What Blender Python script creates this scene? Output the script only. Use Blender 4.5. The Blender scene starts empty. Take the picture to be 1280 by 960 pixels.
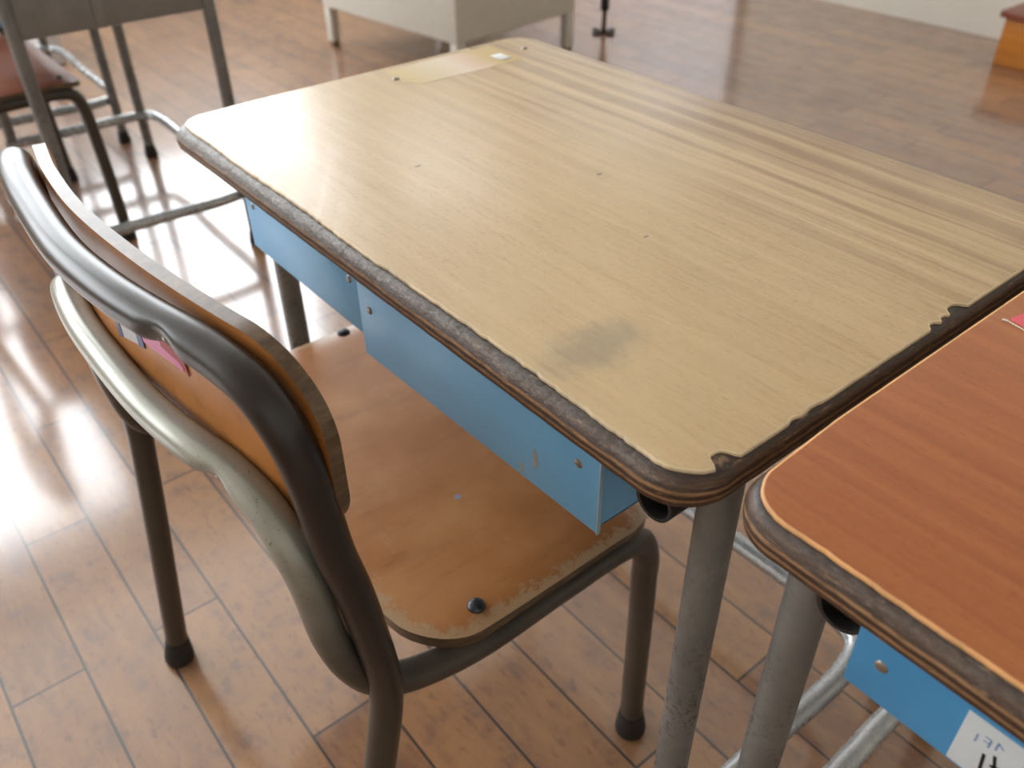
import bpy, bmesh, math, random
from mathutils import Vector, Matrix, noise
random.seed(4)
S = bpy.context.scene
COL = S.collection
H = 0.55                      # height of the desk tops above the floor

# ------------------------------------------------------------------ camera
cd = bpy.data.cameras.new('camera'); cam = bpy.data.objects.new('camera', cd); COL.objects.link(cam)
RX = Vector((0.6297517631, 0.7767172082, -0.0110948347))
RY = Vector((0.4626656086, -0.3865195011, -0.7978365810))
RZ = Vector((-0.6239817717, 0.4973057951, -0.6027716771))
m = Matrix.Identity(4)
for i in range(3):
    m[i][0] = RX[i]; m[i][1] = -RY[i]; m[i][2] = -RZ[i]
m[0][3], m[1][3], m[2][3] = 0.7711067, -0.2351858, 0.2727762 + H
cam.matrix_world = m
cd.sensor_fit = 'HORIZONTAL'; cd.sensor_width = 36.0
cd.lens = 1093.565 * 36.0 / 1280.0
cd.clip_start = 0.02; cd.clip_end = 60
cd.dof.use_dof = True; cd.dof.focus_distance = 0.50; cd.dof.aperture_fstop = 8.5
S.camera = cam

# ------------------------------------------------------------------ daylight and exposure
w = bpy.data.worlds.new('sky'); S.world = w; w.use_nodes = True
bg = w.node_tree.nodes['Background']
bg.inputs[0].default_value = (0.93, 0.97, 1.0, 1); bg.inputs[1].default_value = 13.0
S.view_settings.view_transform = 'Standard'; S.view_settings.look = 'None'
S.view_settings.gamma = 1.0; S.view_settings.use_curve_mapping = False
S.view_settings.exposure = -0.5
XL, XR, YB, YF, ZC = -3.2, 3.0, -5.0, 2.788, 2.9      # the classroom's inner faces
WIN_L = [(-4.7, -1.2), (-1.0, 1.62), (2.0, 2.72)]     # y ranges of the left wall's windows; the last is an added light opening
WIN_Z = (0.78, 2.60)
def portal(name, loc, rot, sx, sy):
    l = bpy.data.lights.new(name, 'AREA'); l.shape = 'RECTANGLE'; l.size = sx; l.size_y = sy
    o = bpy.data.objects.new(name, l); COL.objects.link(o); o.location = loc; o.rotation_euler = rot
    l.cycles.is_portal = True
def sill(a): return 2.12 if a > 1.9 else WIN_Z[0]          # last opening is added to light the far floor, high to avoid desk glare
for a, b in WIN_L:
    portal('daylight_portal', (XL - 0.02, (a + b) / 2, (sill(a) + WIN_Z[1]) / 2), (0, -math.pi / 2, 0), WIN_Z[1] - sill(a), b - a)

# ------------------------------------------------------------------ material helpers
def lin(c):
    return tuple(((v / 255) / 12.92 if v / 255 <= 0.04045 else ((v / 255 + 0.055) / 1.055) ** 2.4) for v in c) + (1.0,)
class M:
    def __init__(s, name, rough=0.5, metal=0.0, spec=0.5, coat=0.0, coat_rough=0.1):
        s.m = bpy.data.materials.new(name); s.m.use_nodes = True
        s.nt = s.m.node_tree; s.b = s.nt.nodes['Principled BSDF']
        s.b.inputs['Roughness'].default_value = rough; s.b.inputs['Metallic'].default_value = metal
        s.b.inputs['Specular IOR Level'].default_value = spec
        s.b.inputs['Coat Weight'].default_value = coat; s.b.inputs['Coat Roughness'].default_value = coat_rough
        s.tc = s.nt.nodes.new('ShaderNodeTexCoord').outputs['Object']
    def n(s, t, **k):
        x = s.nt.nodes.new(t)
        for a, v in k.items(): setattr(x, a, v)
        return x
    def link(s, a, b): s.nt.links.new(a, b)
    def mapv(s, scale=(1, 1, 1), loc=(0, 0, 0), src=None):
        x = s.n('ShaderNodeMapping'); x.inputs['Scale'].default_value = scale; x.inputs['Location'].default_value = loc
        s.link(src or s.tc, x.inputs['Vector']); return x.outputs[0]
    def noise(s, scale=5, detail=4, rough=0.55, vec=None, dist=0.0):
        x = s.n('ShaderNodeTexNoise'); x.inputs['Scale'].default_value = scale; x.inputs['Detail'].default_value = detail
        x.inputs['Roughness'].default_value = rough; x.inputs['Distortion'].default_value = dist
        s.link(vec or s.tc, x.inputs['Vector']); return x.outputs[0]
    def ramp(s, fac, stops, interp='LINEAR'):
        x = s.n('ShaderNodeValToRGB'); cr = x.color_ramp; cr.interpolation = interp
        while len(cr.elements) < len(stops): cr.elements.new(0.5)
        for e, (p, c) in zip(cr.elements, stops):
            e.position = p; e.color = lin(c) if not isinstance(c, (int, float)) else (c, c, c, 1)
        s.link(fac, x.inputs[0]); return x.outputs[0]
    def mix(s, fac, a, b, mode='MIX'):
        x = s.n('ShaderNodeMix', data_type='RGBA', blend_type=mode)
        for idx, v in ((0, fac), (6, a), (7, b)):
            if isinstance(v, (int, float)): x.inputs[idx].default_value = v
            elif isinstance(v, tuple): x.inputs[idx].default_value = lin(v)
            else: s.link(v, x.inputs[idx])
        return x.outputs[2]
    def math(s, op, a, b=0.0, c=None):
        x = s.n('ShaderNodeMath', operation=op)
        for i, v in enumerate((a, b) if c is None else (a, b, c)):
            if isinstance(v, (int, float)): x.inputs[i].default_value = v
            else: s.link(v, x.inputs[i])
        return x.outputs[0]
    def rng(s, v, a, b, c=0.0, d=1.0, smooth=True):
        x = s.n('ShaderNodeMapRange'); x.interpolation_type = 'SMOOTHSTEP' if smooth else 'LINEAR'
        for i, k in enumerate((a, b, c, d)): x.inputs[i + 1].default_value = k
        s.link(v, x.inputs[0]); return x.outputs[0]
    def sep(s, v=None):
        x = s.n('ShaderNodeSeparateXYZ'); s.link(v or s.tc, x.inputs[0]); return x.outputs
    def color(s, c):
        if isinstance(c, tuple): s.b.inputs['Base Color'].default_value = lin(c)
        else: s.link(c, s.b.inputs['Base Color'])
        return s
    def rough(s, r): s.link(r, s.b.inputs['Roughness']); return s
    def bump(s, h, strength=0.2, dist=0.001):
        x = s.n('ShaderNodeBump'); x.inputs['Strength'].default_value = strength; x.inputs['Distance'].default_value = dist
        s.link(h, x.inputs['Height']); s.link(x.outputs[0], s.b.inputs['Normal']); return s
def plain(name, c, rough=0.5, metal=0.0, var=0.12, scale=30, spec=0.5):
    k = M(name, rough, metal, spec)
    f = k.noise(scale, 4)
    d = tuple(max(0, v * (1 - var)) for v in c); e = tuple(min(255, v * (1 + var)) for v in c)
    k.color(k.ramp(f, [(0.3, d), (0.7, e)])); return k.m

# floor: long waxed hardwood blocks laid half over half
k = M('waxed_wood_blocks', 0.3, 0.0, 0.32)
bv = k.mapv((1, 1, 1), (0.464 * 12 - 0.0215 - 0.232, 40 * 0.0768 + 0.3185, 0))
br = k.n('ShaderNodeTexBrick'); br.offset = 0.5; br.offset_frequency = 2
k.link(bv, br.inputs['Vector'])
for nm, v in (('Scale', 1.0), ('Mortar Size', 0.0016), ('Mortar Smooth', 0.25), ('Bias', 0.0), ('Brick Width', 0.464), ('Row Height', 0.0768)):
    br.inputs[nm].default_value = v
br.inputs['Color1'].default_value = (0, 0, 0, 1); br.inputs['Color2'].default_value = (1, 1, 1, 1); br.inputs['Mortar'].default_value = (0.5, 0.5, 0.5, 1)
tone = k.ramp(br.outputs['Color'], [(0.0, (124, 88, 66)), (0.5, (140, 102, 76)), (1.0, (160, 118, 82))])
n1 = k.noise(1.0, 6, 0.65, k.mapv((9, 34, 9)))
n2 = k.noise(26, 5, 0.7)
n3 = k.noise(140, 3, 0.6, k.mapv((0.35, 1, 1)))
stain = k.rng(n2, 0.46, 0.68)
c = k.mix(k.math('MULTIPLY', stain, 0.62), tone, (108, 86, 80))
c = k.mix(k.rng(n1, 0.42, 0.7, 0, 0.45), c, (176, 132, 90))
c = k.mix(k.rng(n3, 0.54, 0.72, 0, 0.45), c, (86, 66, 60))
c = k.mix(br.outputs['Fac'], c, (52, 48, 48))
k.color(c)
k.rough(k.rng(k.noise(14, 4), 0.3, 0.7, 0.32, 0.46))
hgt = k.math('SUBTRACT', k.math('MULTIPLY', n1, 0.25), br.outputs['Fac'])
k.bump(hgt, 0.25, 0.002)
k.b.inputs['Coat Weight'].default_value = 1.0; k.b.inputs['Coat Roughness'].default_value = 0.13; k.b.inputs['Coat IOR'].default_value = 1.8
FLOOR = k.m

def laminate(name, cols, wear_col, wear_fac, smudge=False, streak=True, rough=0.34, coat=0.3):
    k = M(name, rough)
    x, y, z = k.sep()
    wv = k.noise(2.2, 3, 0.5, k.mapv((1.6, 1.6, 1)))
    comb = k.n('ShaderNodeCombineXYZ')
    k.link(x, comb.inputs[0]); k.link(k.math('ADD', y, k.math('MULTIPLY', wv, 0.02)), comb.inputs[1]); k.link(z, comb.inputs[2])
    v = comb.outputs[0]
    broad = k.noise(1.0, 3, 0.6, k.mapv((0.9, 75, 1), src=v))
    fine = k.noise(1.0, 4, 0.7, k.mapv((24, 260, 1), src=v))
    pore = k.noise(1.0, 3, 0.6, k.mapv((140, 520, 1), src=v))
    base = k.ramp(broad, [(0.3, cols[0]), (0.5, cols[1]), (0.72, cols[2])])
    if streak:
        g = k.rng(y, 0.16, 0.36)
        dark = k.ramp(broad, [(0.42, cols[3]), (0.56, cols[0]), (0.68, cols[2])])
        base = k.mix(k.math('MULTIPLY', g, 0.9), base, dark)
    base = k.mix(k.rng(fine, 0.5, 0.75, 0, 0.35), base, cols[3])
    base = k.mix(k.rng(pore, 0.56, 0.72, 0, 0.3), base, cols[3])
    base = k.mix(k.rng(k.noise(1.0, 4, 0.7, k.mapv((190, 300, 1))), 0.5, 0.72, 0, 0.28), base, cols[3])
    base = k.mix(k.math('MULTIPLY', k.rng(k.noise(3.2, 4, 0.6), 0.38, 0.66), wear_fac), base, wear_col)
    if smudge:
        def spot(cx, cy, rx, ry):
            return k.math('ADD', k.math('POWER', k.math('MULTIPLY', k.math('SUBTRACT', x, cx), 1 / rx), 2.0),
                          k.math('POWER', k.math('MULTIPLY', k.math('SUBTRACT', y, cy), 1 / ry), 2.0))
        d = k.math('ADD', spot(0.492, 0.046, 0.022, 0.036), k.math('MULTIPLY', k.math('SUBTRACT', k.noise(60, 5), 0.5), 1.8))
        base = k.mix(k.rng(d, 0.0, 1.5, 0.42, 0.0), base, (112, 110, 100))
        base = k.mix(k.rng(k.noise(7, 5, 0.65), 0.58, 0.76, 0, 0.3), base, (138, 118, 90))
        for cx, cy, r in ((0.327, 0.206, 0.0013), (0.225, 0.11, 0.0014), (0.42, 0.16, 0.0010)):
            base = k.mix(k.rng(spot(cx, cy, r, r * 2.2), 0.5, 1.4, 0.7, 0.0), base, (70, 62, 55))
    k.color(base)
    k.rough(k.rng(k.noise(9, 4), 0.3, 0.7, rough - 0.06, rough + 0.08))
    k.b.inputs['Coat Weight'].default_value = coat; k.b.inputs['Coat Roughness'].default_value = 0.22
    k.bump(k.math('ADD', fine, pore), 0.06, 0.0003)
    return k.m
LAM_BEIGE = laminate('worn_beige_woodgrain_laminate', [(186, 156, 115), (195, 166, 125), (203, 175, 133), (138, 104, 72)], (208, 184, 142), 0.5, True)
LAM_RED = laminate('reddish_woodgrain_laminate', [(150, 84, 47), (162, 94, 53), (174, 106, 60), (124, 64, 36)], (188, 120, 68), 0.35, False, False, coat=0.1)
LAM_GREY = laminate('pale_woodgrain_laminate', [(170, 140, 102), (186, 156, 116), (200, 172, 130), (140, 106, 72)], (205, 180, 140), 0.4, False)
RIM_BEIGE = plain('bare_rim_beige', (205, 184, 150), 0.5)
RIM_RED = plain('bare_rim_tan', (214, 160, 106), 0.45)

def plywood(name, front_fac=0.85):
    k = M(name, 0.42)
    x, y, z = k.sep()
    w1 = k.noise(1.0, 4, 0.7, k.mapv((38, 38, 260)))
    w2 = k.noise(1.0, 5, 0.75, k.mapv((150, 150, 900)))
    t = k.math('ADD', k.math('MULTIPLY', z, 1 / 0.0195), 1.0)
    t = k.math('ADD', t, k.math('MULTIPLY', k.math('SUBTRACT', w1, 0.5), 0.13))
    c = k.ramp(t, [(0.0, (62, 40, 26)), (0.16, (92, 60, 38)), (0.26, (48, 30, 21)), (0.345, (158, 118, 80)), (0.42, (54, 34, 23)),
                   (0.50, (72, 46, 30)), (0.575, (164, 124, 84)), (0.64, (58, 38, 26)), (0.76, (92, 66, 46)), (0.88, (56, 44, 40)), (1.0, (62, 52, 50))])
    c = k.mix(k.rng(w2, 0.46, 0.64, 0, 0.6), c, (38, 27, 21))
    c = k.mix(k.rng(k.noise(1.0, 5, 0.75, k.mapv((55, 55, 600), (3.1, 1.7, 0.4))), 0.56, 0.7, 0, 0.75), c, (158, 126, 92))
    # the front edge is rubbed to a flaky grey along its upper half
    fl = k.noise(1.0, 6, 0.8, k.mapv((210, 420, 520)))
    front = k.math('MULTIPLY', k.math('MULTIPLY', k.rng(y, -0.001, 0.008, 1.0, 0.0), k.rng(x, 0.22, 0.56, 1.0, 0.35)), k.rng(k.math('ADD', t, k.math('MULTIPLY', k.math('SUBTRACT', fl, 0.5), 0.5)), 0.66, 0.78))
    flake = k.ramp(fl, [(0.36, (44, 38, 36)), (0.5, (108, 98, 90)), (0.66, (168, 160, 152))])
    c = k.mix(k.math('MULTIPLY', front, front_fac), c, flake)
    k.color(c)
    k.rough(k.rng(t, 0.6, 1.0, 0.55, 0.34))
    k.bump(k.math('ADD', k.math('ADD', w2, w1), k.math('MULTIPLY', k.math('MULTIPLY', fl, front), 1.2)), 0.6, 0.0006)
    return k.m
PLY = plywood('worn_plywood_edge'); PLY_BROWN = plywood('brown_plywood_edge', 0.22)

def painted_tube(name, c1, c2, rust, rust_fac, rough=0.35, metal=0.3, low=None):
    k = M(name, rough, metal)
    base = k.ramp(k.noise(18, 4), [(0.3, c1), (0.7, c2)])
    sp = k.noise(260, 5, 0.75)
    area = k.noise(14, 3)
    f = k.math('MULTIPLY', k.rng(sp, 0.58, 0.64), k.rng(area, 0.42, 0.65))
    if low is not None:
        z = k.sep()[2]
        f = k.math('MULTIPLY', k.math('MULTIPLY', k.rng(sp, 0.5, 0.6), k.rng(k.noise(34, 4, 0.65), 0.36, 0.6)), k.rng(z, low[0], low[1], 1.0, 0.15))
    f = k.math('MULTIPLY', f, rust_fac)
    k.color(k.mix(f, base, rust))
    k.rough(k.math('ADD', k.math('MULTIPLY', f, 0.4), k.rng(k.noise(60, 3), 0.3, 0.7, rough - 0.06, rough + 0.08)))
    k.b.inputs['Metallic'].default_value = metal
    return k.m
DESK_TUBE = painted_tube('rust_spotted_grey_tube', (112, 111, 108), (132, 131, 128), (50, 32, 22), 0.95, 0.36, 0.15, low=(0.22, 0.5))
DARK_TUBE = None
OLIVE_TUBE = painted_tube('dull_brown_leg_tube', (74, 66, 56), (92, 82, 70), (36, 26, 20), 0.6, 0.36, 0.1)
def graded_tube(name, c1, c2, low_col, z0, z1):  # colour changes with height: a low tone below, the mottled paint above
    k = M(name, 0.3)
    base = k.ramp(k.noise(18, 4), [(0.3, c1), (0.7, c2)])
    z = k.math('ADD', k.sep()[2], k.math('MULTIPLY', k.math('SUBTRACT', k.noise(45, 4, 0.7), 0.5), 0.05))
    c = k.mix(k.rng(z, z0, z1), low_col, base)
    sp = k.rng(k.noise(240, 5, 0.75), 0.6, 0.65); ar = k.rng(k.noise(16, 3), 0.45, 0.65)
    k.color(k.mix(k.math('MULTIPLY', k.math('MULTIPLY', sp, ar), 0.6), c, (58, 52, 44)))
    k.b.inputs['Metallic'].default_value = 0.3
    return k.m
SILVER_TUBE = graded_tube('silver_grey_painted_tube', (148, 148, 138), (166, 166, 156), (74, 68, 60), 0.34, 0.485)  # shade on the silver tube is painted in as browning downwards
RAIL_TUBE = painted_tube('brown_grey_seat_rail', (64, 56, 49), (80, 71, 62), (36, 28, 22), 0.6, 0.36, 0.05)
DARK_TUBE = graded_tube('dark_brown_painted_tube', (37, 31, 29), (46, 40, 37), (66, 58, 49), 0.26, 0.42)  # lighter brown towards the feet
DARK_TUBE.node_tree.nodes['Principled BSDF'].inputs['Metallic'].default_value = 0.0
BRIGHT_TUBE = painted_tube('pale_grey_footbar_tube', (160, 162, 164), (184, 186, 188), (80, 70, 62), 0.5, 0.24, 0.6)
RUBBER = plain('black_rubber', (34, 27, 25), 0.7)
BLUE = None
k = M('blue_painted_steel', 0.36)
c = k.ramp(k.noise(9, 4), [(0.3, (112, 178, 226)), (0.7, (124, 190, 236))])
c = k.mix(k.rng(k.noise(120, 4, 0.7), 0.64, 0.72, 0, 0.5), c, (120, 160, 190))
k.color(c); k.bump(k.noise(320, 2), 0.05, 0.0004); BLUE = k.m
k = M('bright_blue_painted_steel', 0.36)
k.color(k.ramp(k.noise(9, 4), [(0.3, (62, 136, 186)), (0.7, (76, 152, 204))])); k.bump(k.noise(320, 2), 0.05, 0.0004); BLUE2 = k.m
BLUE_EDGE = plain('rubbed_pale_steel_edge', (146, 174, 192), 0.35, 0.1)
BARE_STEEL = plain('bare_scratched_steel', (176, 168, 158), 0.4, 0.5)
RIVET = plain('dull_nickel_rivet', (150, 142, 132), 0.32, 0.7)
RIVET_DARK = plain('dark_domed_rivet', (62, 62, 66), 0.32, 0.7)
DARK_STEEL = plain('dark_inner_steel', (48, 46, 44), 0.5, 0.3)

def seat_wood(name, cols, wear=True):
    k = M(name, 0.36)
    x, y, z = k.sep()
    g = k.noise(1.0, 5, 0.65, k.mapv((60, 9, 60), src=k.tc))
    b = k.noise(7, 4, 0.6)
    c = k.ramp(b, [(0.3, cols[0]), (0.5, cols[1]), (0.7, cols[2])])
    c = k.mix(k.rng(g, 0.5, 0.75, 0, 0.4), c, cols[3])
    if wear:
        a = k.n('ShaderNodeAttribute'); a.attribute_name = 'edge_wear'
        e = k.math('ADD', a.outputs['Fac'], k.math('MULTIPLY', k.math('SUBTRACT', k.noise(95, 6, 0.78), 0.5), 1.9))
        c = k.mix(k.rng(e, 0.52, 0.82, 0, 0.85), c, (176, 146, 112))
        sc = k.noise(1.0, 5, 0.7, k.mapv((30, 80, 30)))
        c = k.mix(k.rng(sc, 0.6, 0.78, 0, 0.35), c, (192, 160, 120))
        d = k.math('ADD', k.math('POWER', k.math('MULTIPLY', k.math('SUBTRACT', x, 0.076), 1 / 0.003), 2.0), k.math('POWER', k.math('MULTIPLY', k.math('SUBTRACT', y, 0.030), 1 / 0.003), 2.0))
        c = k.mix(k.rng(d, 0.6, 1.2, 0.8, 0), c, (120, 150, 180))
    k.color(c); k.rough(k.rng(b, 0.3, 0.7, 0.3, 0.44)); k.bump(g, 0.08, 0.0006)
    return k.m
SEAT = seat_wood('worn_varnished_seat_plywood', [(150, 94, 48), (170, 112, 62), (188, 134, 82), (122, 74, 36)])
SEAT_RED = seat_wood('red_brown_varnished_seat', [(130, 66, 40), (146, 78, 48), (158, 92, 60), (104, 50, 30)], False)
BACKWOOD = seat_wood('orange_varnished_plywood', [(158, 98, 48), (178, 116, 60), (194, 132, 74), (128, 76, 38)], False)
k = M('bare_plywood_board_edge', 0.32)
k.color(k.ramp(k.noise(1.0, 5, 0.7, k.mapv((60, 60, 300))), [(0.3, (66, 50, 36)), (0.5, (94, 74, 54)), (0.72, (124, 100, 76))])); BOARD_EDGE = k.m
WHITE_STEEL = plain('off_white_painted_steel', (206, 202, 192), 0.4, 0.0, 0.015)
GREY_PANEL = plain('grey_painted_steel', (132, 128, 124), 0.4, 0.1, 0.05)
WALL = plain('off_white_plaster', (216, 212, 202), 0.8, 0, 0.02, 6)
CEIL = plain('white_ceiling_board', (226, 224, 218), 0.9, 0, 0.02, 6)
ALU = plain('window_aluminium', (150, 152, 154), 0.4, 0.6)
PANEL_WHITE = plain('glossy_white_panel', (236, 236, 240), 0.3, 0, 0.01)
WHITE_CARD = plain('white_card', (226, 226, 228), 0.6, 0, 0.02)

# ------------------------------------------------------------------ object helpers
def obj(name, bm, mats, parent=None, smooth=True, angle=40):
    me = bpy.data.meshes.new(name)
    bmesh.ops.recalc_face_normals(bm, faces=bm.faces[:])
    bm.to_mesh(me); bm.free()
    for mm in (mats if isinstance(mats, (list, tuple)) else [mats]): me.materials.append(mm)
    if smooth:
        for p in me.polygons: p.use_smooth = True
        me.set_sharp_from_angle(angle=math.radians(angle))
    o = bpy.data.objects.new(name, me); COL.objects.link(o)
    if parent: o.parent = parent
    return o
def tag(o, label, cat, group=None):
    o['label'] = label; o['category'] = cat
    if group: o['group'] = group
    return o
def thing(name, label, cat, loc, rz=0, group=None):
    o = bpy.data.objects.new(name, None); COL.objects.link(o)
    o.empty_display_size = 0.05; o.location = loc; o.rotation_euler = (0, 0, rz)
    return tag(o, label, cat, group)
def struct(name, bm, mm, parent=None, smooth=False):
    o = obj(name, bm, mm, parent, smooth)
    if not parent: o['kind'] = 'structure'
    return o
def box(bm, lo, hi, bev=0.0, seg=2, mat=0):
    a = bmesh.new()
    bmesh.ops.create_cube(a, size=1)
    for v in a.verts: v.co = Vector([(l + h) / 2 + c * (h - l) for c, l, h in zip(v.co, lo, hi)])
    if bev: bmesh.ops.bevel(a, geom=a.edges[:], offset=bev, segments=seg, affect='EDGES', profile=0.5)
    return merge(bm, a, mat)
def merge(bm, a, mat=0, mx=None):
    vm = {}
    for v in a.verts: vm[v] = bm.verts.new(mx @ v.co if mx else v.co)
    for f in a.faces:
        try:
            g = bm.faces.new([vm[v] for v in f.verts]); g.material_index = mat
        except ValueError: pass
    a.free(); return bm
def spline(pts, step=0.006):
    """centripetal-ish Catmull-Rom through the points, resampled evenly"""
    P = [Vector(p) for p in pts]; P = [2 * P[0] - P[1]] + P + [2 * P[-1] - P[-2]]
    out = []
    for i in range(1, len(P) - 2):
        p0, p1, p2, p3 = P[i - 1:i + 3]
        d = [max(1e-6, (b - a).length ** 0.5) for a, b in ((p0, p1), (p1, p2), (p2, p3))]
        t0 = 0; t1 = d[0]; t2 = t1 + d[1]; t3 = t2 + d[2]
        n = max(2, int((p2 - p1).length / step))
        for j in range(n):
            t = t1 + (t2 - t1) * j / n
            A1 = (t1 - t) / (t1 - t0) * p0 + (t - t0) / (t1 - t0) * p1
            A2 = (t2 - t) / (t2 - t1) * p1 + (t - t1) / (t2 - t1) * p2
            A3 = (t3 - t) / (t3 - t2) * p2 + (t - t2) / (t3 - t2) * p3
            B1 = (t2 - t) / (t2 - t0) * A1 + (t - t0) / (t2 - t0) * A2
            B2 = (t3 - t) / (t3 - t1) * A2 + (t - t1) / (t3 - t1) * A3
            out.append((t2 - t) / (t2 - t1) * B1 + (t - t1) / (t2 - t1) * B2)
    out.append(P[-2]); return out
def frames(path):
    T = [(path[min(i + 1, len(path) - 1)] - path[max(i - 1, 0)]).normalized() for i in range(len(path))]
    n = T[0].orthogonal().normalized(); F = []
    for t in T:
        n = (n - t * n.dot(t)).normalized(); F.append((n, t.cross(n)))
    return F
def sweep(bm, path, r, seg=20, caps=True, F=None, shape=None):
    F = F or frames(path); rings = []
    for i, p in enumerate(path):
        rr = r(i) if callable(r) else r
        ring = []
        for k_ in range(seg):
            a = 2 * math.pi * k_ / seg
            v = p + (F[i][0] * math.cos(a) + F[i][1] * math.sin(a)) * rr
            if shape: v = shape(p, v)
            ring.append(bm.verts.new(v))
        rings.append(ring)
    for a, b in zip(rings, rings[1:]):
        for k_ in range(seg): bm.faces.new((a[k_], a[(k_ + 1) % seg], b[(k_ + 1) % seg], b[k_]))
    if caps: bm.faces.new(rings[0][::-1]); bm.faces.new(rings[-1])
    return bm
def lathe(bm, prof, seg=20, mx=None, mat=0):
    """profile of (radius, z) turned about z"""
    mx = mx or Matrix.Identity(4); rings = []
    for r, z in prof:
        rings.append([bm.verts.new(mx @ Vector((r * math.cos(2 * math.pi * i / seg), r * math.sin(2 * math.pi * i / seg), z))) for i in range(seg)])
    for a, b in zip(rings, rings[1:]):
        for i in range(seg):
            f = bm.faces.new((a[i], a[(i + 1) % seg], b[(i + 1) % seg], b[i])); f.material_index = mat
    f = bm.faces.new(rings[0][::-1]); f.material_index = mat
    f = bm.faces.new(rings[-1]); f.material_index = mat
    return bm
def aim(loc, d):
    return Matrix.Translation(loc) @ Vector(d).to_track_quat('Z', 'Y').to_matrix().to_4x4()
def foot_cap(pos, d, parent, r=0.0125):
    d = Vector(d).normalized()
    bm = bmesh.new()
    lathe(bm, [(r * 0.7, 0.0), (r * 1.22, 0.0), (r * 1.32, 0.003), (r * 1.28, 0.012), (r * 1.1, 0.024), (r * 1.06, 0.03), (r * 0.8, 0.03)], 20, aim(pos, d))
    return obj('foot_cap', bm, RUBBER, parent)
def dome(bm, pos, d, r, h, mat=0, seg=18):
    lathe(bm, [(r, 0.0), (r * 1.0, h * 0.25), (r * 0.86, h * 0.62), (r * 0.55, h * 0.9), (r * 0.15, h)], seg, aim(pos, d), mat)

# ------------------------------------------------------------------ room
def slab(lo, hi): return box(bmesh.new(), lo, hi)
bm = slab((XL - 0.2, YB - 0.2, -0.1), (XR + 0.2, YF + 0.2, 0.0)); struct('floor', bm, FLOOR)
bm = slab((XL - 0.2, YB - 0.2, ZC), (XR + 0.2, YF + 0.2, ZC + 0.1)); struct('ceiling', bm, CEIL)
bm = slab((XR, YB, 0), (XR + 0.15, YF, ZC)); struct('wall_right', bm, WALL)
bm = slab((XL, YB - 0.15, 0), (XR, YB, ZC)); struct('wall_back', bm, WALL)
bm = bmesh.new()
box(bm, (XL - 0.18, YB, 0), (XL, YF, WIN_Z[0])); box(bm, (XL - 0.18, YB, WIN_Z[1]), (XL, YF, ZC))
ys = [YB] + [v for ab in WIN_L for v in ab] + [YF]
for a, b in WIN_L:
    if sill(a) > WIN_Z[0]: box(bm, (XL - 0.18, a, WIN_Z[0]), (XL, b, sill(a)))
for a, b in zip(ys[0::2], ys[1::2]): box(bm, (XL - 0.18, a, WIN_Z[0]), (XL, b, WIN_Z[1]))
struct('wall_left', bm, WALL)
bm = bmesh.new()
box(bm, (XL, YF, 0), (XR, YF + 0.15, ZC))
struct('wall_front', bm, WALL)
for i, (a, b) in enumerate(WIN_L):
    bm = bmesh.new(); x0, x1 = XL - 0.12, XL - 0.06; t = 0.035
    for lo, hi in (((x0, a, sill(a)), (x1, b, sill(a) + t)), ((x0, a, WIN_Z[1] - t), (x1, b, WIN_Z[1])), ((x0, a, sill(a) + t), (x1, a + t, WIN_Z[1] - t)),
                   ((x0, b - t, sill(a) + t), (x1, b, WIN_Z[1] - t)), ((x0, (a + b) / 2 - t / 2, sill(a) + t), (x1, (a + b) / 2 + t / 2, WIN_Z[1] - t))): box(bm, lo, hi, 0.004)
    struct('window_%d' % (i + 1), bm, ALU)  # the third one frames the added opening
bm = box(bmesh.new(), (-3.0, YF - 0.04, 0.02), (-1.52, YF, 2.0), 0.004); dd = struct('bounce_panel_1', bm, PANEL_WHITE)  # unseen white panel, added for its pale reflection in the floor
bm = bmesh.new(); dome(bm, (-1.62, YF - 0.04, 0.95), (0, -1, 0), 0.03, 0.03); struct('panel_knob', bm, RIVET, dd, True)

# ------------------------------------------------------------------ desk
TW, TD, RC = 0.6045, 0.4045, 0.030
def perimeter(w_, d_, r, step):
    """points of a rounded rectangle (0..w, 0..d), counter-clockwise from the front-left, with outward normals"""
    pts = []
    def line(p, q, n):
        L = (Vector(q) - Vector(p)).length; k_ = max(1, int(L / step))
        for i in range(k_): pts.append((Vector(p).lerp(Vector(q), i / k_), Vector(n)))
    def arc(c, a0):
        k_ = max(6, int(r * math.pi / 2 / step))
        for i in range(k_):
            a = a0 + math.pi / 2 * i / k_; n = Vector((math.cos(a), math.sin(a))); pts.append((Vector(c) + n * r, n))
    line((r, 0), (w_ - r, 0), (0, -1)); arc((w_ - r, r), -math.pi / 2)
    line((w_, r), (w_, d_ - r), (1, 0)); arc((w_ - r, d_ - r), 0)
    line((w_ - r, d_), (r, d_), (0, 1)); arc((r, d_ - r), math.pi / 2)
    line((0, d_ - r), (0, r), (-1, 0)); arc((r, r), math.pi)
    return [(p - Vector((0, 0.0045)), n) for p, n in pts]
def nz(p, s, seed=0.0): return noise.noise(Vector((p[0] * s + seed, p[1] * s, seed * 1.7)))
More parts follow.
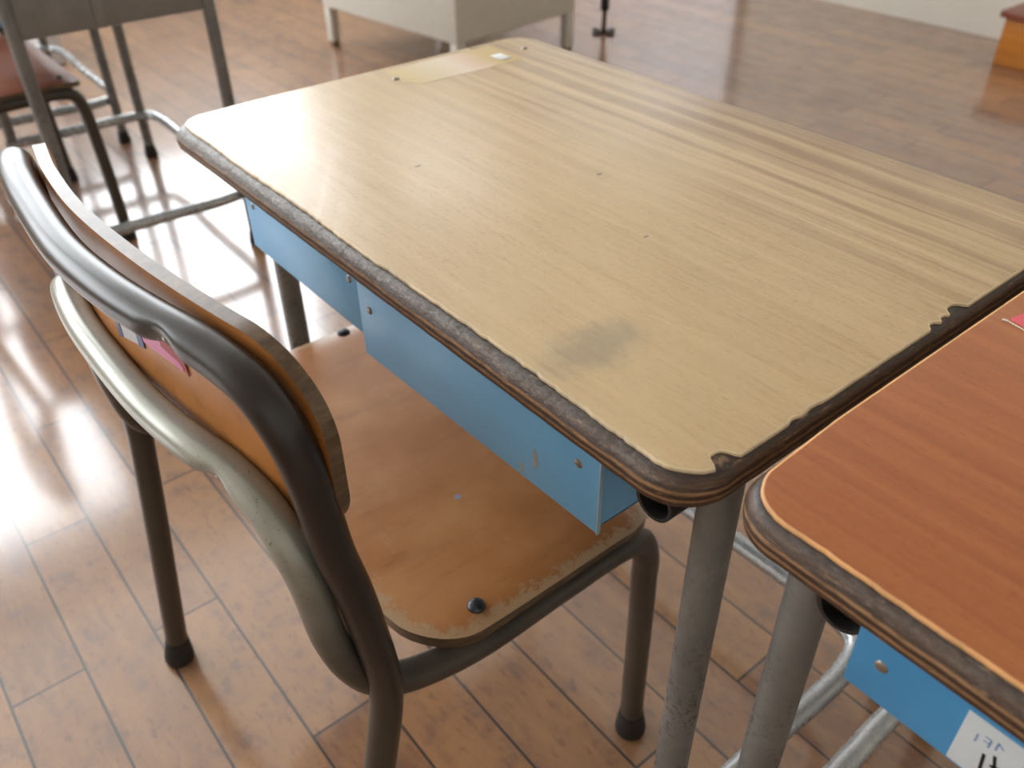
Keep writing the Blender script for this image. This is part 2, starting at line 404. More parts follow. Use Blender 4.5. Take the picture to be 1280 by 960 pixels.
def make_tabletop(root, lam, rim, seed, wear, chips, step=0.0016):
    per = perimeter(TW, TD, RC, step)
    def front(p): return max(0.0, min(1.0, 1.0 - (p.y + 0.0045) / 0.03))
    bm = bmesh.new(); rings = []
    def lam_inset(p):
        f = front(p)
        sd = max(0.0, min(1.0, (p.y - 0.02) / 0.06)) * max(0.0, min(1.0, (0.06 - p.x) / 0.05))
        base = 0.0045 - 0.0025 * max(sd, min(1.0, max(0.0, (p.y - 0.37) / 0.025))) + f * wear * 0.0042 * (1.0 + 0.5 * nz(p, 9, seed)) 
        jag = (abs(nz(p, 60, seed + 3)) * 0.0014 + abs(nz(p, 240, seed + 5)) * 0.0012) * (0.12 + f * wear)
        c = 0.0
        for cx, cy, ww, dep in chips:
            q = ((p.x - cx) ** 2 + (p.y - cy) ** 2) ** 0.5 / ww
            if q < 1: c = max(c, dep * (1 - q ** 3))
        return base + jag + c
    prof = [(0.014, -0.0196), (0.0035, -0.0194), (0.001, -0.0170), (0.0, -0.0136), (0.0, -0.0106), (0.0, -0.0085), (0.0004, -0.0070), (0.0012, -0.0053), (0.0025, -0.0034), (0.0044, -0.0020), (0.0085, -0.0014), (0.02, -0.0012)]
    for ri, (ins, z) in enumerate(prof):
        ring = []
        for p, n in per:
            f = front(p)
            i2 = ins; z2 = z
            if 4 <= ri <= 10:
                i2 += f * wear * (0.0, 0.0, 0.0005, 0.0014, 0.0024, 0.0034, 0.0042)[ri - 4] * (1 + 0.5 * nz(p, 9, seed))
                i2 += nz((p.x, p.y + z * 3), 420, seed + ri) * 0.00018 * (0.2 + f * wear) + nz((p.x, p.y), 55, seed) * 0.0007 * f * wear
                z2 += nz((p.x, p.y + z * 3), 520, seed + ri * 2) * 0.00025 * (0.15 + f * wear)
            elif ri < 4 and ri > 0:
                i2 += nz((p.x, p.y + z * 3), 90, seed + ri) * 0.0003
            z2 = min(z2, -0.0011)
            q = p - n * i2
            ring.append(bm.verts.new((q.x, q.y, z2 + H)))
        rings.append(ring)
    N = len(per)
    for a, b in zip(rings, rings[1:]):
        for i in range(N): bm.faces.new((a[i], a[(i + 1) % N], b[(i + 1) % N], b[i]))
    bm.faces.new(rings[0][::-1]); bm.faces.new(rings[-1])
    for v in bm.verts: v.co.z -= H
    top = obj('tabletop', bm, PLY if wear > 0.9 else PLY_BROWN, root); top.location = (0, 0, H)
    bm = bmesh.new(); rr = []
    ins = [lam_inset(p) for p, n in per]
    ins = [max(ins[i], 0.5 * (ins[i - 1] + ins[(i + 1) % N])) for i in range(N)]
    for e, z in ((0.0, -0.0016), (0.0001, -0.0004), (0.0005, 0.0), (0.0014, 0.0001)):
        rr.append([bm.verts.new((p.x - n.x * (ins[i] + e), p.y - n.y * (ins[i] + e), z)) for i, (p, n) in enumerate(per)])
    for j, (a, b) in enumerate(zip(rr, rr[1:])):
        for i in range(N):
            f = bm.faces.new((a[i], a[(i + 1) % N], b[(i + 1) % N], b[i])); f.material_index = 1
    bm.faces.new(rr[-1])
    o = obj('laminate', bm, [lam, rim], top)
    return top, o
R_T = 0.0111
def make_desk(label, group, origin, lam, rim, blue, seed=1.0, wear=1.0, chips=(), fx=0.0, fy=0.0, rl_y=0.075, ry=0.402, step=0.0016, drawers=None, rz=0.0, foot=True):
    root = thing('school_desk', label, 'desk', (origin[0], origin[1], 0), rz, group)
    top, lam_o = make_tabletop(root, lam, rim, seed, wear, chips, step)
    legs = [(0.0145 + fx, rl_y + fy), (0.587 + fx, 0.0455 + fy), (0.0145 + fx, ry - 0.012 + fy), (0.587 + fx + (0.008 if ry > 0.37 and not fx else 0), ry + fy)]
    for x, y in legs:
        bm = bmesh.new(); sweep(bm, [Vector((x, y, 0.012)), Vector((x, y, 0.2)), Vector((x, y, 0.4)), Vector((x, y, H - 0.0198))], R_T)
        lg = obj('leg', bm, DESK_TUBE, root)
        foot_cap((x, y, 0), (0, 0, 1), lg, 0.0112)
    for x in (0.0145 + fx + 0.0215, 0.587 + fx - 0.0215):
        y0r = (0.020 if x > 0.3 or fx else 0.065) + fy; bm = bmesh.new(); zc = H - 0.0455; path = [Vector((x, y, zc)) for y in (y0r, 0.12 + fy, 0.25 + fy, 0.375 + fy)]
        sweep(bm, path, 0.0122, 24, caps=False); sweep(bm, path, 0.0100, 24, caps=False)
        for y in (y0r, 0.375 + fy):                      # the cut ends: a thin ring
            vs = []
            for r in (0.0122, 0.0100):
                vs.append([bm.verts.new((x + r * math.cos(2 * math.pi * i / 24), y, zc + r * math.sin(2 * math.pi * i / 24))) for i in range(24)])
            for i in range(24): bm.faces.new((vs[0][i], vs[0][(i + 1) % 24], vs[1][(i + 1) % 24], vs[1][i]))
        bmesh.ops.remove_doubles(bm, verts=bm.verts[:], dist=0.0002)
        box(bm, (x - 0.004, 0.07 + fy, zc + 0.011), (x + 0.004, 0.36 + fy, H - 0.0196))
        obj('top_rail', bm, DARK_STEEL, root)
    zb, yb = H - 0.448, 0.366 + fy
    xa, xb = 0.0145 + fx + 0.004, 0.587 + fx - 0.010
    if fx: xa = 0.0145 + fx - 0.012
    pts = [(xa, 0.0455 + fy, zb), (xa, 0.2 + fy, zb), (xa, yb - 0.05, zb), (xa + 0.012, yb - 0.012, zb), (xa + 0.05, yb, zb), (0.3 + fx, yb, zb), (xb - 0.05, yb, zb), (xb - 0.012, yb - 0.012, zb), (xb, yb - 0.05, zb), (xb, 0.2 + fy, zb), (xb, 0.0455 + fy, zb)]
    bm = bmesh.new(); sweep(bm, spline(pts, 0.01), 0.0105); obj('footrest_bar', bm, BRIGHT_TUBE, root)
    for (x0, x1, yf, skew, zlo) in drawers or [(0.079 + fx, 0.2795 + fx, 0.0235 + fy, 0, -0.098), (0.287 + fx, 0.529 + fx, 0.018 + fy, -0.006, -0.0985)]:
        make_drawer(root, x0, x1, yf, skew, zlo, blue)
    return root, top, lam_o
def make_drawer(root, x0, x1, yf, skew, zlo, blue, depth=0.29):
    bm = bmesh.new(); z0, z1 = H + zlo, H - 0.036; t = 0.0012; yb = yf + depth
    def sk(x): return skew * (x1 - x) / (x1 - x0)
    a = bmesh.new()
    box(a, (x0, yf, z0), (x1, yf + 0.004, z1), 0.0014, 2)                       # folded front
    box(a, (x0 + 0.003, yf + 0.004, z0 + 0.001), (x0 + 0.003 + t, yb, z1), 0); box(a, (x1 - 0.003 - t, yf + 0.004, z0 + 0.001), (x1 - 0.003, yb, z1), 0)
    box(a, (x0 + 0.003, yf + 0.004, z0 + 0.0008), (x1 - 0.003, yb, z0 + 0.0008 + t), 0); box(a, (x0 + 0.003, yb - t, z0 + 0.001), (x1 - 0.003, yb, z1), 0)
    for v in a.verts: v.co.y += sk(v.co.x)
    merge(bm, a)
    d = obj('drawer', bm, blue, root)
    bm = bmesh.new()
    box(bm, (x1 - 0.0007, yf - 0.0003, z0 - 0.0003), (x1 + 0.0004, yf + 0.0022, z1), 0.0003)
    obj('edge_flange', bm, BLUE_EDGE, d)
    for x in (x0 + 0.014, x1 - (0.017 if x1 > 0.4 else 0.0255)):
        bm = bmesh.new(); dome(bm, (x, yf + sk(x) + 0.0002, z1 - 0.0190), (0, -1, 0), 0.0032, 0.0012); obj('rivet', bm, RIVET, d)
    return d
CHIPS = [(0.6035, 0.0285, 0.0080, 0.0092), (0.6045, 0.2325, 0.0085, 0.0066), (0.6045, 0.219, 0.005, 0.0036), (0.6045, 0.2075, 0.0052, 0.0036), (0.6045, 0.094, 0.006, 0.001), (0.6045, 0.078, 0.004, 0.0014)]
near, near_top, near_lam = make_desk('school desk with worn beige woodgrain top, blue drawers and chair tucked under it', None, (0, 0), LAM_BEIGE, RIM_BEIGE, BLUE, 1.3, 1.0, CHIPS, step=0.001)
red, red_top, red_lam = make_desk('school desk with reddish-brown wood top pushed against the beige desk', None, (0.610, 0.0135), LAM_RED, RIM_RED, BLUE2, 7.7, 0.55, (), fx=0.0205, fy=0.0005, rl_y=0.032, step=0.0014,
                        drawers=[(0.068, 0.291, 0.0165, 0, -0.0785), (0.299, 0.522, 0.0165, 0, -0.0785)])
# marks on the near desk: bare scratches on its right drawer, old tape and paper scraps at the far end of its top
dr = [c for c in near.children if c.name.startswith('drawer')][1]
def flake(cx, cz, w_, h_, n, sd):
    rnd = random.Random(sd); bm = bmesh.new()
    pts = []
    for i in range(n):
        a = 2 * math.pi * i / n; r = rnd.uniform(0.55, 1.1); pts.append((cx + w_ * r * math.cos(a) + 0.25 * h_ * math.sin(a) * -1 * 0.4, cz + h_ * r * math.sin(a)))
    f = bm.faces.new([bm.verts.new((x, 0.018 - 0.006 * (0.529 - x) / 0.242 - 0.0001, H + z)) for x, z in pts])
    r = bmesh.ops.extrude_face_region(bm, geom=[f])
    for v in r['geom']:
        if isinstance(v, bmesh.types.BMVert): v.co.y -= 0.0002
    return bm
o = obj('bare_scratch', flake(0.4765, -0.0755, 0.0022, 0.0085, 17, 3), BARE_STEEL, dr, False)
o = obj('bare_scratch', flake(0.4645, -0.0905, 0.0016, 0.0042, 13, 5), BARE_STEEL, dr, False)
def sheet(poly, z, t, parent, mm, name):
    bm = bmesh.new(); f = bm.faces.new([bm.verts.new((x, y, z)) for x, y in poly])
    r = bmesh.ops.extrude_face_region(bm, geom=[f])
    for v in r['geom']:
        if isinstance(v, bmesh.types.BMVert): v.co.z += t
    return obj(name, bm, mm, parent, False)
def tape_mat():
    k = M('yellowed_tape_residue', 0.4)
    x, y, z = k.sep()
    n = k.math('ADD', y, k.math('MULTIPLY', k.math('SUBTRACT', k.noise(30, 4), 0.5), 0.03))
    k.color(k.ramp(k.math('MULTIPLY', k.math('SUBTRACT', n, 0.2), 1 / 0.16), [(0.0, (192, 164, 120)), (0.12, (202, 178, 122)), (0.3, (206, 188, 154)), (0.5, (216, 200, 178)), (0.62, (212, 184, 160)), (0.74, (196, 170, 112)), (1.0, (190, 162, 116))]))
    return k.m
sheet([(0.012, 0.215), (0.05, 0.212), (0.066, 0.222), (0.07, 0.30), (0.068, 0.345), (0.012, 0.345), (0.010, 0.28)], 0.0001, 0.00015, near_lam, tape_mat(), 'tape_strip')
bm = box(bmesh.new(), (0.041, 0.324, 0.0004), (0.060, 0.337, 0.0010), 0.0003); obj('paper_scrap', bm, WHITE_CARD, near_lam)
for p in ((0.038, 0.211), (0.043, 0.368)):
    bm = bmesh.new(); dome(bm, (p[0], p[1], 0.0001), (0, 0, 1), 0.0034, 0.0016); obj('screw_head', bm, RIVET, near_lam)
# marks on the red desk: pink-framed sticker on its top, name label on its drawer
PINK = plain('pink_sticker_print', (226, 96, 110), 0.4, 0, 0.04); STICKER_WHITE = plain('pale_sticker_print', (214, 226, 226), 0.4, 0, 0.02)
ox, oy = 0.612, 0.0135
e1, e2, c0 = Vector((0.978, -0.21)), Vector((0.21, 0.978)), Vector((0.624 - ox, 0.2445 - oy))
def rrect(o_, w_, h_, r):
    pts = []
    for cx_, cy_, a0 in ((w_ - r, r, -90), (w_ - r, h_ - r, 0), (r, h_ - r, 90), (r, r, 180)):
        for i in range(5):
            a = math.radians(a0 + 22.5 * i); pts.append(o_ + e1 * (cx_ + r * math.cos(a)) + e2 * (cy_ + r * math.sin(a)))
    return [(p.x, p.y) for p in pts]
st = sheet(rrect(c0, 0.052, 0.030, 0.0025), 0.0001, 0.0002, red_lam, PINK, 'sticker')
sheet(rrect(c0 + e1 * 0.005 + e2 * 0.005, 0.042, 0.020, 0.003), 0.00031, 0.0001, st, STICKER_WHITE, 'sticker_print')
rd = [c for c in red.children if c.name.startswith('drawer')][0]
yl = 0.0165 - 0.0003
LABEL = plain('white_label_paper', (206, 212, 216), 0.5, 0, 0.02); INK = plain('black_marker_ink', (26, 24, 34), 0.5); FAINT = plain('faint_blue_ink', (140, 170, 206), 0.5)
def plate(lo, hi, bev=0.0): return box(bmesh.new(), lo, hi, bev)
lb = obj('name_label', plate((0.1185, yl, H - 0.0765), (0.176, yl + 0.0003, H - 0.043), 0.0001), LABEL, rd)
def strokes(lst, mm, name, wdt):
    bm = bmesh.new()
    for p, q_ in lst:
        a, b = Vector((p[0], yl - 0.00012, H + p[1])), Vector((q_[0], yl - 0.00012, H + q_[1]))
        d = (b - a).normalized(); n = Vector((-d.z, 0, d.x)) * wdt
        f = bm.faces.new([bm.verts.new(v) for v in (a - n, b - n, b + n, a + n)])
        r = bmesh.ops.extrude_face_region(bm, geom=[f])
        for v in r['geom']:
            if isinstance(v, bmesh.types.BMVert): v.co.y += 0.0001
    obj(name, bm, mm, lb, False)
strokes([((0.1300, -0.0600), (0.1312, -0.0700)), ((0.1335, -0.0570), (0.1375, -0.0720)), ((0.1335, -0.0640), (0.1405, -0.0605)), ((0.1420, -0.0560), (0.1440, -0.0710)), ((0.1470, -0.0580), (0.1425, -0.0650)),
         ((0.1520, -0.0560), (0.1520, -0.0710)), ((0.1500, -0.0600), (0.1560, -0.0600))], INK, 'handwriting', 0.0007)
strokes([((0.1250, -0.0520), (0.1250, -0.0570)), ((0.1275, -0.0505), (0.1300, -0.0505)), ((0.1300, -0.0505), (0.1300, -0.0555)), ((0.1275, -0.0530), (0.1300, -0.0530)), ((0.1325, -0.0490), (0.1325, -0.0540)), ((0.1325, -0.0490), (0.1350, -0.0510))], FAINT, 'faint_writing', 0.0004)

# ------------------------------------------------------------------ chair
def interp(pts, x):
    """smooth cubic through the points"""
    n = len(pts)
    i = max(0, min(n - 2, next((k_ for k_ in range(n - 1) if x <= pts[k_ + 1][0]), n - 2)))
    def sl(k_):
        a, b = max(0, k_ - 1), min(n - 1, k_ + 1)
        return (pts[b][1] - pts[a][1]) / (pts[b][0] - pts[a][0])
    (x0, y0), (x1, y1) = pts[i], pts[i + 1]; h = x1 - x0; t = (x - x0) / h
    return (2 * t ** 3 - 3 * t * t + 1) * y0 + (t ** 3 - 2 * t * t + t) * h * sl(i) + (-2 * t ** 3 + 3 * t * t) * y1 + (t ** 3 - t * t) * h * sl(i + 1)
CX, CY = 0.264, 0.02
R_C = 0.0113
def L(p): return (p[0] - CX, p[1] - CY, p[2] + H)
DARK = [(0.451, -0.152, -0.538), (0.454, -0.122, -0.39), (0.456, -0.1061, -0.3036), (0.456, -0.0935, -0.240), (0.456, -0.0925, -0.212), (0.456, -0.0969, -0.165), (0.456, -0.1028, -0.12), (0.456, -0.109, -0.0855), (0.456, -0.1125, -0.0526), (0.4555, -0.1165, -0.018), (0.450, -0.121, 0.008), (0.436, -0.125, 0.023), (0.405, -0.1310, 0.0290),
        (0.355, -0.1425, 0.0303), (0.316, -0.1495, 0.0305), (0.257, -0.1545, 0.0305), (0.185, -0.1515, 0.031), (0.144, -0.148, 0.0318), (0.112, -0.1435, 0.0320), (0.090, -0.139, 0.0275), (0.077, -0.135, 0.012), (0.0715, -0.132, -0.012), (0.072, -0.130, -0.03), (0.072, -0.124, -0.11), (0.0735, -0.1175, -0.205), (0.074, -0.1175, -0.232), (0.074, -0.1235, -0.29), (0.0745, -0.1545, -0.538)]
LIGHT = [(0.4508, 0.168, -0.538), (0.4495, 0.1675, -0.47), (0.4505, 0.1645, -0.38), (0.4515, 0.161, -0.31), (0.4535, 0.1575, -0.280), (0.454, 0.147, -0.2545), (0.454, 0.124, -0.2475), (0.4535, 0.06, -0.2475), (0.4535, -0.015, -0.248), (0.450, -0.050, -0.2465), (0.447, -0.076, -0.240), (0.4450, -0.094, -0.2265), (0.4438, -0.1065, -0.204), (0.4425, -0.1160, -0.169), (0.4405, -0.1215, -0.115), (0.4345, -0.1255, -0.086), (0.418, -0.1275, -0.0695), (0.388, -0.1325, -0.061),
         (0.357, -0.140, -0.058), (0.327, -0.1445, -0.058), (0.287, -0.148, -0.058), (0.203, -0.149, -0.058), (0.173, -0.1475, -0.058), (0.137, -0.1435, -0.0585), (0.115, -0.1395, -0.063), (0.103, -0.136, -0.076), (0.099, -0.133, -0.105), (0.098, -0.128, -0.17), (0.0965, -0.118, -0.212), (0.094, -0.098, -0.234), (0.088, -0.07, -0.244), (0.0785, -0.02, -0.248), (0.077, 0.06, -0.2475), (0.076, 0.124, -0.2475), (0.076, 0.147, -0.2545), (0.077, 0.1575, -0.280), (0.078, 0.161, -0.31), (0.082, 0.168, -0.538)]
TUBEY = [(0.06, -0.1305), (0.09, -0.139), (0.112, -0.1435), (0.144, -0.148), (0.185, -0.1513), (0.257, -0.1535), (0.316, -0.149), (0.355, -0.1425), (0.405, -0.1315), (0.456, -0.1195), (0.47, -0.1165)]
TUBEY = [(0.06, -0.1285), (0.09, -0.137), (0.112, -0.141), (0.15, -0.1465), (0.224, -0.1505), (0.316, -0.1445), (0.405, -0.1315), (0.456, -0.1195), (0.47, -0.1165)]
def make_chair(label, group, origin, seat_mat, back_mat, stickers, rz=0.0):
    root = thing('school_chair', label, 'chair', (origin[0] + CX, origin[1] + CY, 0), rz, group)
    def tube(pts, dent, cuts, mats, names):
        path = [Vector(L(p)) for p in spline(pts, 0.005)]
        F = frames(path)
        def shape(p, v):                                   # the tube is pressed in where its rivet sits
            q = (v - dent[0]).length
            if q < 0.020: v = v - dent[1] * (0.0055 * (1 - (q / 0.020) ** 2) ** 2)
            return v
        idx = [0]
        for test in cuts: idx.append(next(i for i, p in enumerate(path) if i > idx[-1] + 2 and test(p)))
        idx.append(len(path) - 1); out = []
        for i0, i1, mm, nm in zip(idx, idx[1:], mats, names):
            bm = bmesh.new(); sweep(bm, path[i0:i1 + 1], R_C, 28 if nm != 'leg' else 22, nm == 'leg', F[i0:i1 + 1], shape)
            out.append(obj(nm, bm, mm, root))
        for lg, e, e2 in ((out[0], path[0], path[5]), (out[-1], path[-1], path[-6])):
            d = (e2 - e).normalized(); foot_cap(e - d * (e.z / max(0.2, d.z)) * 1.0, d, lg, 0.0118)
        return out
    def dent_at(c, d):
        d = Vector(d).normalized(); return (Vector(L(c)) + d * R_C, d)
    da = dent_at((0.378, -0.1372, 0.0300), (0, -0.84, -0.54)); db = dent_at((0.385, -0.1330, -0.0608), (0.05, -0.80, -0.60))
    dk = tube(DARK, da, [lambda p: p.z > H - 0.226, lambda p: p.z < H - 0.226], (DARK_TUBE, DARK_TUBE, DARK_TUBE), ('leg', 'back_frame', 'leg'))
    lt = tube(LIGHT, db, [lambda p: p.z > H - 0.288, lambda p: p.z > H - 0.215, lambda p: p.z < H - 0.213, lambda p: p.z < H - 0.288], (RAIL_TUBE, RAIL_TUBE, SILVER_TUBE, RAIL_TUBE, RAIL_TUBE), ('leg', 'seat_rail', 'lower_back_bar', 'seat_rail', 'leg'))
    for (c, d), par in ((da, dk[1]), (db, lt[2])):
        bm = bmesh.new()
        lathe(bm, [(0.0036, -0.003), (0.0038, 0.0004), (0.0031, 0.0010), (0.0018, 0.0006), (0.0013, -0.0004)], 18, aim(c - d * 0.0052, d)); obj('rivet', bm, RIVET, par)
    # seat: thin plywood, saddle shaped, corners rounded
    nx, ny = 44, 34; bm = bmesh.new(); lay = bm.verts.layers.float.new('edge_wear')
    X0, X1, Y0, Y1, r = 0.0635, 0.4590, -0.056, 0.172, 0.042
    def remap(u, v):
        x = X0 + (X1 - X0) * u; y = Y0 + (Y1 - Y0) * v
        cx_ = min(max(x, X0 + r), X1 - r); cy_ = min(max(y, Y0 + r), Y1 - r)
        dx, dy = x - cx_, y - cy_
        if dx and dy:                                   # square corner block pulled into a round one
            m_ = max(abs(dx), abs(dy)); l_ = (dx * dx + dy * dy) ** 0.5; dx, dy = dx * m_ / l_, dy * m_ / l_
        x, y = cx_ + dx, cy_ + dy
        y -= 0.014 * (1 - ((x - CX) / 0.198) ** 2) * max(0, 1 - (y - Y0) / 0.08)
        return x, y
    def sz(x, y):
        a = abs(x - 0.2613) / 0.198
        z = -0.2265 - 0.005 * (1 - a ** 2) * (1 - ((y - 0.06) / 0.16) ** 2 * 0.5)
        z -= 0.0035 * max(0, (a - 0.86) / 0.14) ** 2
        z += 0.004 * max(0, 1 - (y - Y0) / 0.09) ** 2
        z -= 0.012 * max(0, (y - 0.125) / 0.05) ** 2
        return z
    gr = [[], []]
    for s, off in ((0, 0.0), (1, -0.0095)):
        for j in range(ny + 1):
            row = []
            for i in range(nx + 1):
                x, y = remap(i / nx, j / ny); ve = bm.verts.new(L((x, y, sz(x, y) + off)))
                du = min(i, nx - i) / nx * (X1 - X0); dv = min(j, ny - j) / ny * (Y1 - Y0)
                ve[lay] = max(0.0, 1 - min(du, dv * 0.9) / 0.024); row.append(ve)
            gr[s].append(row)
    for s in (0, 1):
        for j in range(ny):
            for i in range(nx):
                f = bm.faces.new((gr[s][j][i], gr[s][j][i + 1], gr[s][j + 1][i + 1], gr[s][j + 1][i]))
    def rim(g): return [g[0][i] for i in range(nx + 1)] + [g[j][nx] for j in range(1, ny + 1)] + [g[ny][i] for i in range(nx - 1, -1, -1)] + [g[j][0] for j in range(ny - 1, 0, -1)]
    ra, rb = rim(gr[0]), rim(gr[1])
    for i in range(len(ra)):
        f = bm.faces.new((ra[i], ra[(i + 1) % len(ra)], rb[(i + 1) % len(ra)], rb[i])); f.material_index = 1
    seat = obj('seat', bm, [seat_mat, BOARD_EDGE], root)
    for x, y in ((0.4405, -0.007), (0.078, -0.007), (0.4240, 0.138), (0.0725, 0.100)):
        bm = bmesh.new(); dome(bm, L((x, y, sz(x, y) - 0.0004)), (0, 0, 1), 0.0068, 0.0042, 0, 22); obj('rivet', bm, RIVET_DARK, seat)
    # backrest board: bent plywood standing on the sitter's side of the two back bars
    bx0, bx1, bz0, bz1, rc = 0.066, 0.4665, -0.084, 0.0415, 0.055
    def hgt(x):                                            # top and bottom outline with rounded ends
        e, r_ = (x - bx0, 0.040) if x - bx0 < bx1 - x else (bx1 - x, rc)
        return r_ - math.sqrt(max(0.0, r_ * r_ - max(0, r_ - e) ** 2)) if e < r_ else 0.0
    bm = bmesh.new(); N, K = 90, 14; front, back = [], []
    xs = [bx0 + (bx1 - bx0) * (0.5 - 0.5 * math.cos(math.pi * i / N)) for i in range(N + 1)]
    for x in xs:
        h = hgt(x) * 0.98; za, zb_ = bz0 + h * 0.75, bz1 - h
        sl = (interp(TUBEY, x + 0.003) - interp(TUBEY, x - 0.003)) / 0.006; ln = math.sqrt(1 + sl * sl); nx_, ny_ = -sl / ln, 1 / ln
        yc = interp(TUBEY, x)
        fr, bk = [], []
        for k_ in range(K + 1):
            z = za + (zb_ - za) * k_ / K
            for lst, o_ in ((bk, 0.0118), (fr, 0.0203)):
                lst.append(bm.verts.new(L((x + nx_ * o_, yc + ny_ * o_, z))))
        front.append(fr); back.append(bk)
    for i in range(N):
        for k_ in range(K):
            bm.faces.new((front[i][k_], front[i + 1][k_], front[i + 1][k_ + 1], front[i][k_ + 1]))
            bm.faces.new((back[i + 1][k_], back[i][k_], back[i][k_ + 1], back[i + 1][k_ + 1]))
        for k_ in (0, K):
            f = bm.faces.new((front[i][k_], front[i + 1][k_], back[i + 1][k_], back[i][k_])); f.material_index = 1
    for i in (0, N):
        for k_ in range(K):
            f = bm.faces.new((front[i][k_], front[i][k_ + 1], back[i][k_ + 1], back[i][k_])); f.material_index = 1
    bk = obj('backrest', bm, [back_mat, BOARD_EDGE], root, True, 35)
    if stickers:
        for nm, poly, mm, lift in stickers:
            bm = bmesh.new(); vs = []
            # subdivide along x so that the sticker follows the bend
            def on(x, z, o_):
                sl = (interp(TUBEY, x + 0.003) - interp(TUBEY, x - 0.003)) / 0.006; ln = math.sqrt(1 + sl * sl)
                return L((x - sl / ln * o_, interp(TUBEY, x) + o_ / ln, z))
            lo, hi = poly
            n = 12
            def ev(pl, x):
                for (x0, z0), (x1, z1) in zip(pl, pl[1:]):
                    if x0 <= x <= x1: return z0 + (z1 - z0) * (x - x0) / max(1e-9, x1 - x0)
                return pl[-1][1]
            a0, a1 = lo[0][0], lo[-1][0]
            g = [[[bm.verts.new(on(a0 + (a1 - a0) * i / n, ev(pl, a0 + (a1 - a0) * i / n), o_)) for i in range(n + 1)] for pl in (lo, hi)] for o_ in (0.0113 + lift, 0.0117 + lift)]
            for s in (0, 1):
                for i in range(n): bm.faces.new((g[s][0][i], g[s][0][i + 1], g[s][1][i + 1], g[s][1][i]))
            for pl in (0, 1):
                for i in range(n): bm.faces.new((g[0][pl][i], g[0][pl][i + 1], g[1][pl][i + 1], g[1][pl][i]))
            for i in (0, n): bm.faces.new((g[0][0][i], g[0][1][i], g[1][1][i], g[1][0][i]))
            bmesh.ops.dissolve_degenerate(bm, edges=bm.edges[:], dist=1e-6)
            obj(nm, bm, mm, bk, False)
    return root
PK = plain('pink_paper_sticker', (214, 132, 168), 0.45, 0, 0.04); CR = plain('crimson_paper_sticker', (150, 22, 34), 0.45, 0, 0.04)
NV = plain('navy_sticker_print', (70, 84, 128), 0.45, 0, 0.05); PW = plain('greyed_white_sticker', (196, 192, 196), 0.45, 0, 0.06)
STK = [('sticker', ([(0.290, -0.0225), (0.342, -0.0190)], [(0.290, -0.008), (0.330, 0.004), (0.342, -0.0175)]), PK, 0.0),
       ('sticker_flap', ([(0.320, -0.0115), (0.339, -0.0135), (0.3485, -0.0195)], [(0.320, -0.002), (0.345, 0.002), (0.349, -0.0190)]), CR, -0.0004),
       ('name_sticker', ([(0.249, -0.0385), (0.288, -0.0275)], [(0.249, -0.022), (0.288, -0.010)]), PW, 0.0),
       ('sticker_band', ([(0.246, -0.0395), (0.2535, -0.0370)], [(0.246, -0.023), (0.2535, -0.021)]), NV, -0.0004),
       ('sticker_band', ([(0.282, -0.0300), (0.291, -0.0275)], [(0.282, -0.012), (0.291, -0.0095)]), NV, -0.0004)]
chair = make_chair('wooden school chair with dark tubular back frame tucked under the beige desk', None, (0, 0), SEAT, BACKWOOD, STK)

# ------------------------------------------------------------------ far desks and chairs at the left: copies of the near ones
def copy_tree(o, parent=None):
    c = o.copy(); COL.objects.link(c); c.parent = parent
    for ch in list(o.children): copy_tree(ch, c)
    return c
def set_mat(o, fn):
    for ch in o.children:
        fn(ch); set_mat(ch, fn)
deskA, topA, lamA = make_desk('grey-legged school desk at upper left with grey side panel', 'desks in the row at the left', (-1.366, 0.012), LAM_GREY, RIM_BEIGE, BLUE, 4.2, 0.5, (), rl_y=0.06, ry=0.352, step=0.006, rz=math.radians(-1.5))
def far_extra(root):
    bm = bmesh.new()
    box(bm, (0.583, 0.04, H - 0.107), (0.591, 0.35, H - 0.024), 0.003)
    box(bm, (0.590, 0.165, H - 0.107), (0.594, 0.185, H - 0.03), 0.0015)
    obj('side_panel', bm, GREY_PANEL, root)
far_extra(deskA)
deskB = copy_tree(deskA); deskB.location = (-2.072, -0.002, 0)
tag(deskB, 'school desk farthest left, behind the desk with the grey side panel, above the white box', 'desk', 'desks in the row at the left')
chairA = make_chair('school chair with red-brown seat and dark legs under the upper left desk', 'chairs in the row at the left', (-1.145 - CX, 0.010 - CY), SEAT_RED, BACKWOOD, None)
for c in chairA.children:
    if c.type == 'MESH' and c.name.split('.')[0] in ('leg', 'seat_rail'):
        c.data.materials.clear(); c.data.materials.append(DARK_TUBE)
chairB = copy_tree(chairA); chairB.location = (-1.725, 0.062, 0); chairB.rotation_euler.z = math.radians(-10)
tag(chairB, 'school chair farthest left, only its black-capped foot showing behind the red-brown seat', 'chair', 'chairs in the row at the left')
bm = bmesh.new(); box(bm, (-2.50, 0.365, 0.0), (-2.23, 0.425, 0.30), 0.008, 3); wb = obj('storage_box', bm, WHITE_CARD)
tag(wb, 'plain white box standing on the floor behind the upper left desk', 'box')

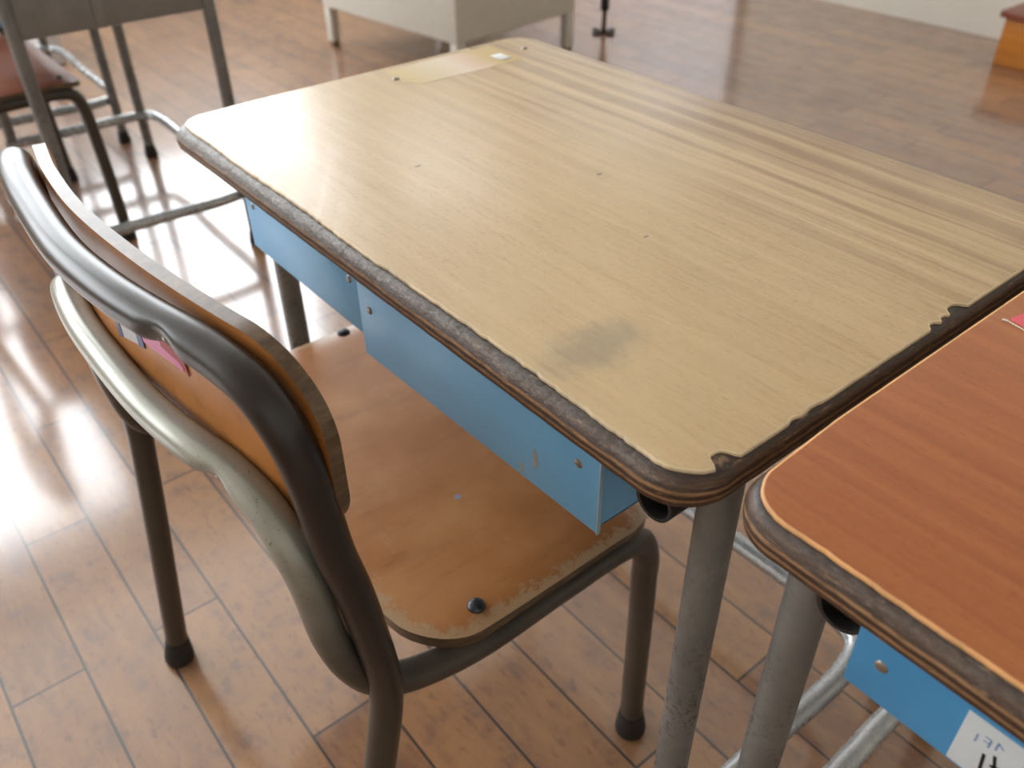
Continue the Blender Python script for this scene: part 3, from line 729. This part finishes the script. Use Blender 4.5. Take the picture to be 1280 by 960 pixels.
# ------------------------------------------------------------------ teacher's desk, pole foot, step
ang = math.atan2(0.066, 0.626)
td = thing('teacher_desk', 'large off-white steel desk on short square legs beyond the beige desk', 'desk', (-1.874, 1.132, 0), ang)
TWX, TDY, ZB, ZT = 0.630, 0.486, 0.118, 0.64
bm = bmesh.new(); box(bm, (0.0, 0.0, ZB), (TWX, TDY, ZT), 0.006, 3); obj('cabinet_body', bm, WHITE_STEEL, td)
bm = bmesh.new(); box(bm, (-0.012, -0.012, ZT), (TWX + 0.012, TDY + 0.012, ZT + 0.03), 0.006, 3); obj('desktop', bm, GREY_PANEL, td)
for x in (0.002, TWX - 0.032):
    for y in (0.002, TDY - 0.032):
        bm = bmesh.new(); box(bm, (x, y, 0.014), (x + 0.03, y + 0.03, ZB + 0.001), 0.003, 2); lg = obj('leg', bm, WHITE_STEEL, td)
        bm = bmesh.new(); box(bm, (x + 0.003, y + 0.003, 0.0), (x + 0.027, y + 0.027, 0.014), 0.002, 2); obj('foot_cap', bm, plain('brown_plastic_foot', (120, 92, 62), 0.5) if x < 0.1 and y < 0.1 else bpy.data.materials['brown_plastic_foot'], lg)
ps = thing('pole_stand', 'thin dark pole on a small flat foot right of the off-white steel desk', 'stand', (-1.385, 1.892, 0))
bm = bmesh.new(); sweep(bm, [Vector((0, 0, 0.006)), Vector((0, 0, 0.3)), Vector((0, 0, 0.62))], 0.008, 16); obj('pole', bm, plain('bronze_brown_pole', (96, 66, 46), 0.4, 0.2), ps)
bm = bmesh.new(); lathe(bm, [(0.008, 0.07), (0.015, 0.074), (0.0135, 0.12), (0.011, 0.5), (0.009, 0.51)], 18); obj('sleeve', bm, RUBBER, ps)
bm = bmesh.new()
box(bm, (-0.045, -0.010, 0.0), (0.045, 0.010, 0.008), 0.003, 2); box(bm, (-0.010, -0.045, 0.0), (0.010, 0.045, 0.0078), 0.003, 2); obj('cross_foot', bm, DARK_STEEL, ps)
stp = thing('step_platform', 'low orange-brown wooden step with dark red top against the front wall', 'step', (-0.392, 2.528, 0))
k = M('orange_varnished_wood', 0.35)
k.color(k.ramp(k.noise(1.0, 4, 0.6, k.mapv((3, 3, 40))), [(0.3, (158, 92, 26)), (0.6, (186, 116, 36)), (0.8, (198, 130, 48))])); ORANGE = k.m
k = M('dark_red_varnished_wood', 0.3)
k.color(k.ramp(k.noise(1.0, 4, 0.6, k.mapv((3, 40, 3))), [(0.3, (104, 52, 38)), (0.7, (128, 68, 50))])); DKRED = k.m
bm = bmesh.new(); box(bm, (0.0, 0.0, 0.0), (1.5, 0.257, 0.132), 0.003, 2); obj('riser_body', bm, ORANGE, stp)
bm = bmesh.new(); box(bm, (-0.014, -0.016, 0.132), (1.514, 0.259, 0.152), 0.005, 2); obj('tread', bm, DKRED, stp)
# thread lying on the red desk
pts = [(0.6202, 0.2397, 0.0010), (0.6225, 0.2402, 0.0012), (0.6265, 0.2394, 0.0012), (0.631, 0.2384, 0.0013), (0.637, 0.2368, 0.0012), (0.645, 0.2335, 0.0012)]
bm = bmesh.new(); sweep(bm, spline([(x, y, z + H) for x, y, z in pts], 0.0008), lambda i: 0.0006 if i < 3 else (0.00018 + 0.00022 * (i % 2)), 8)
tag(obj('thread', bm, plain('pale_twisted_thread', (226, 218, 204), 0.5)), 'short pale twisted thread on the reddish desk top by the pink sticker', 'thread')
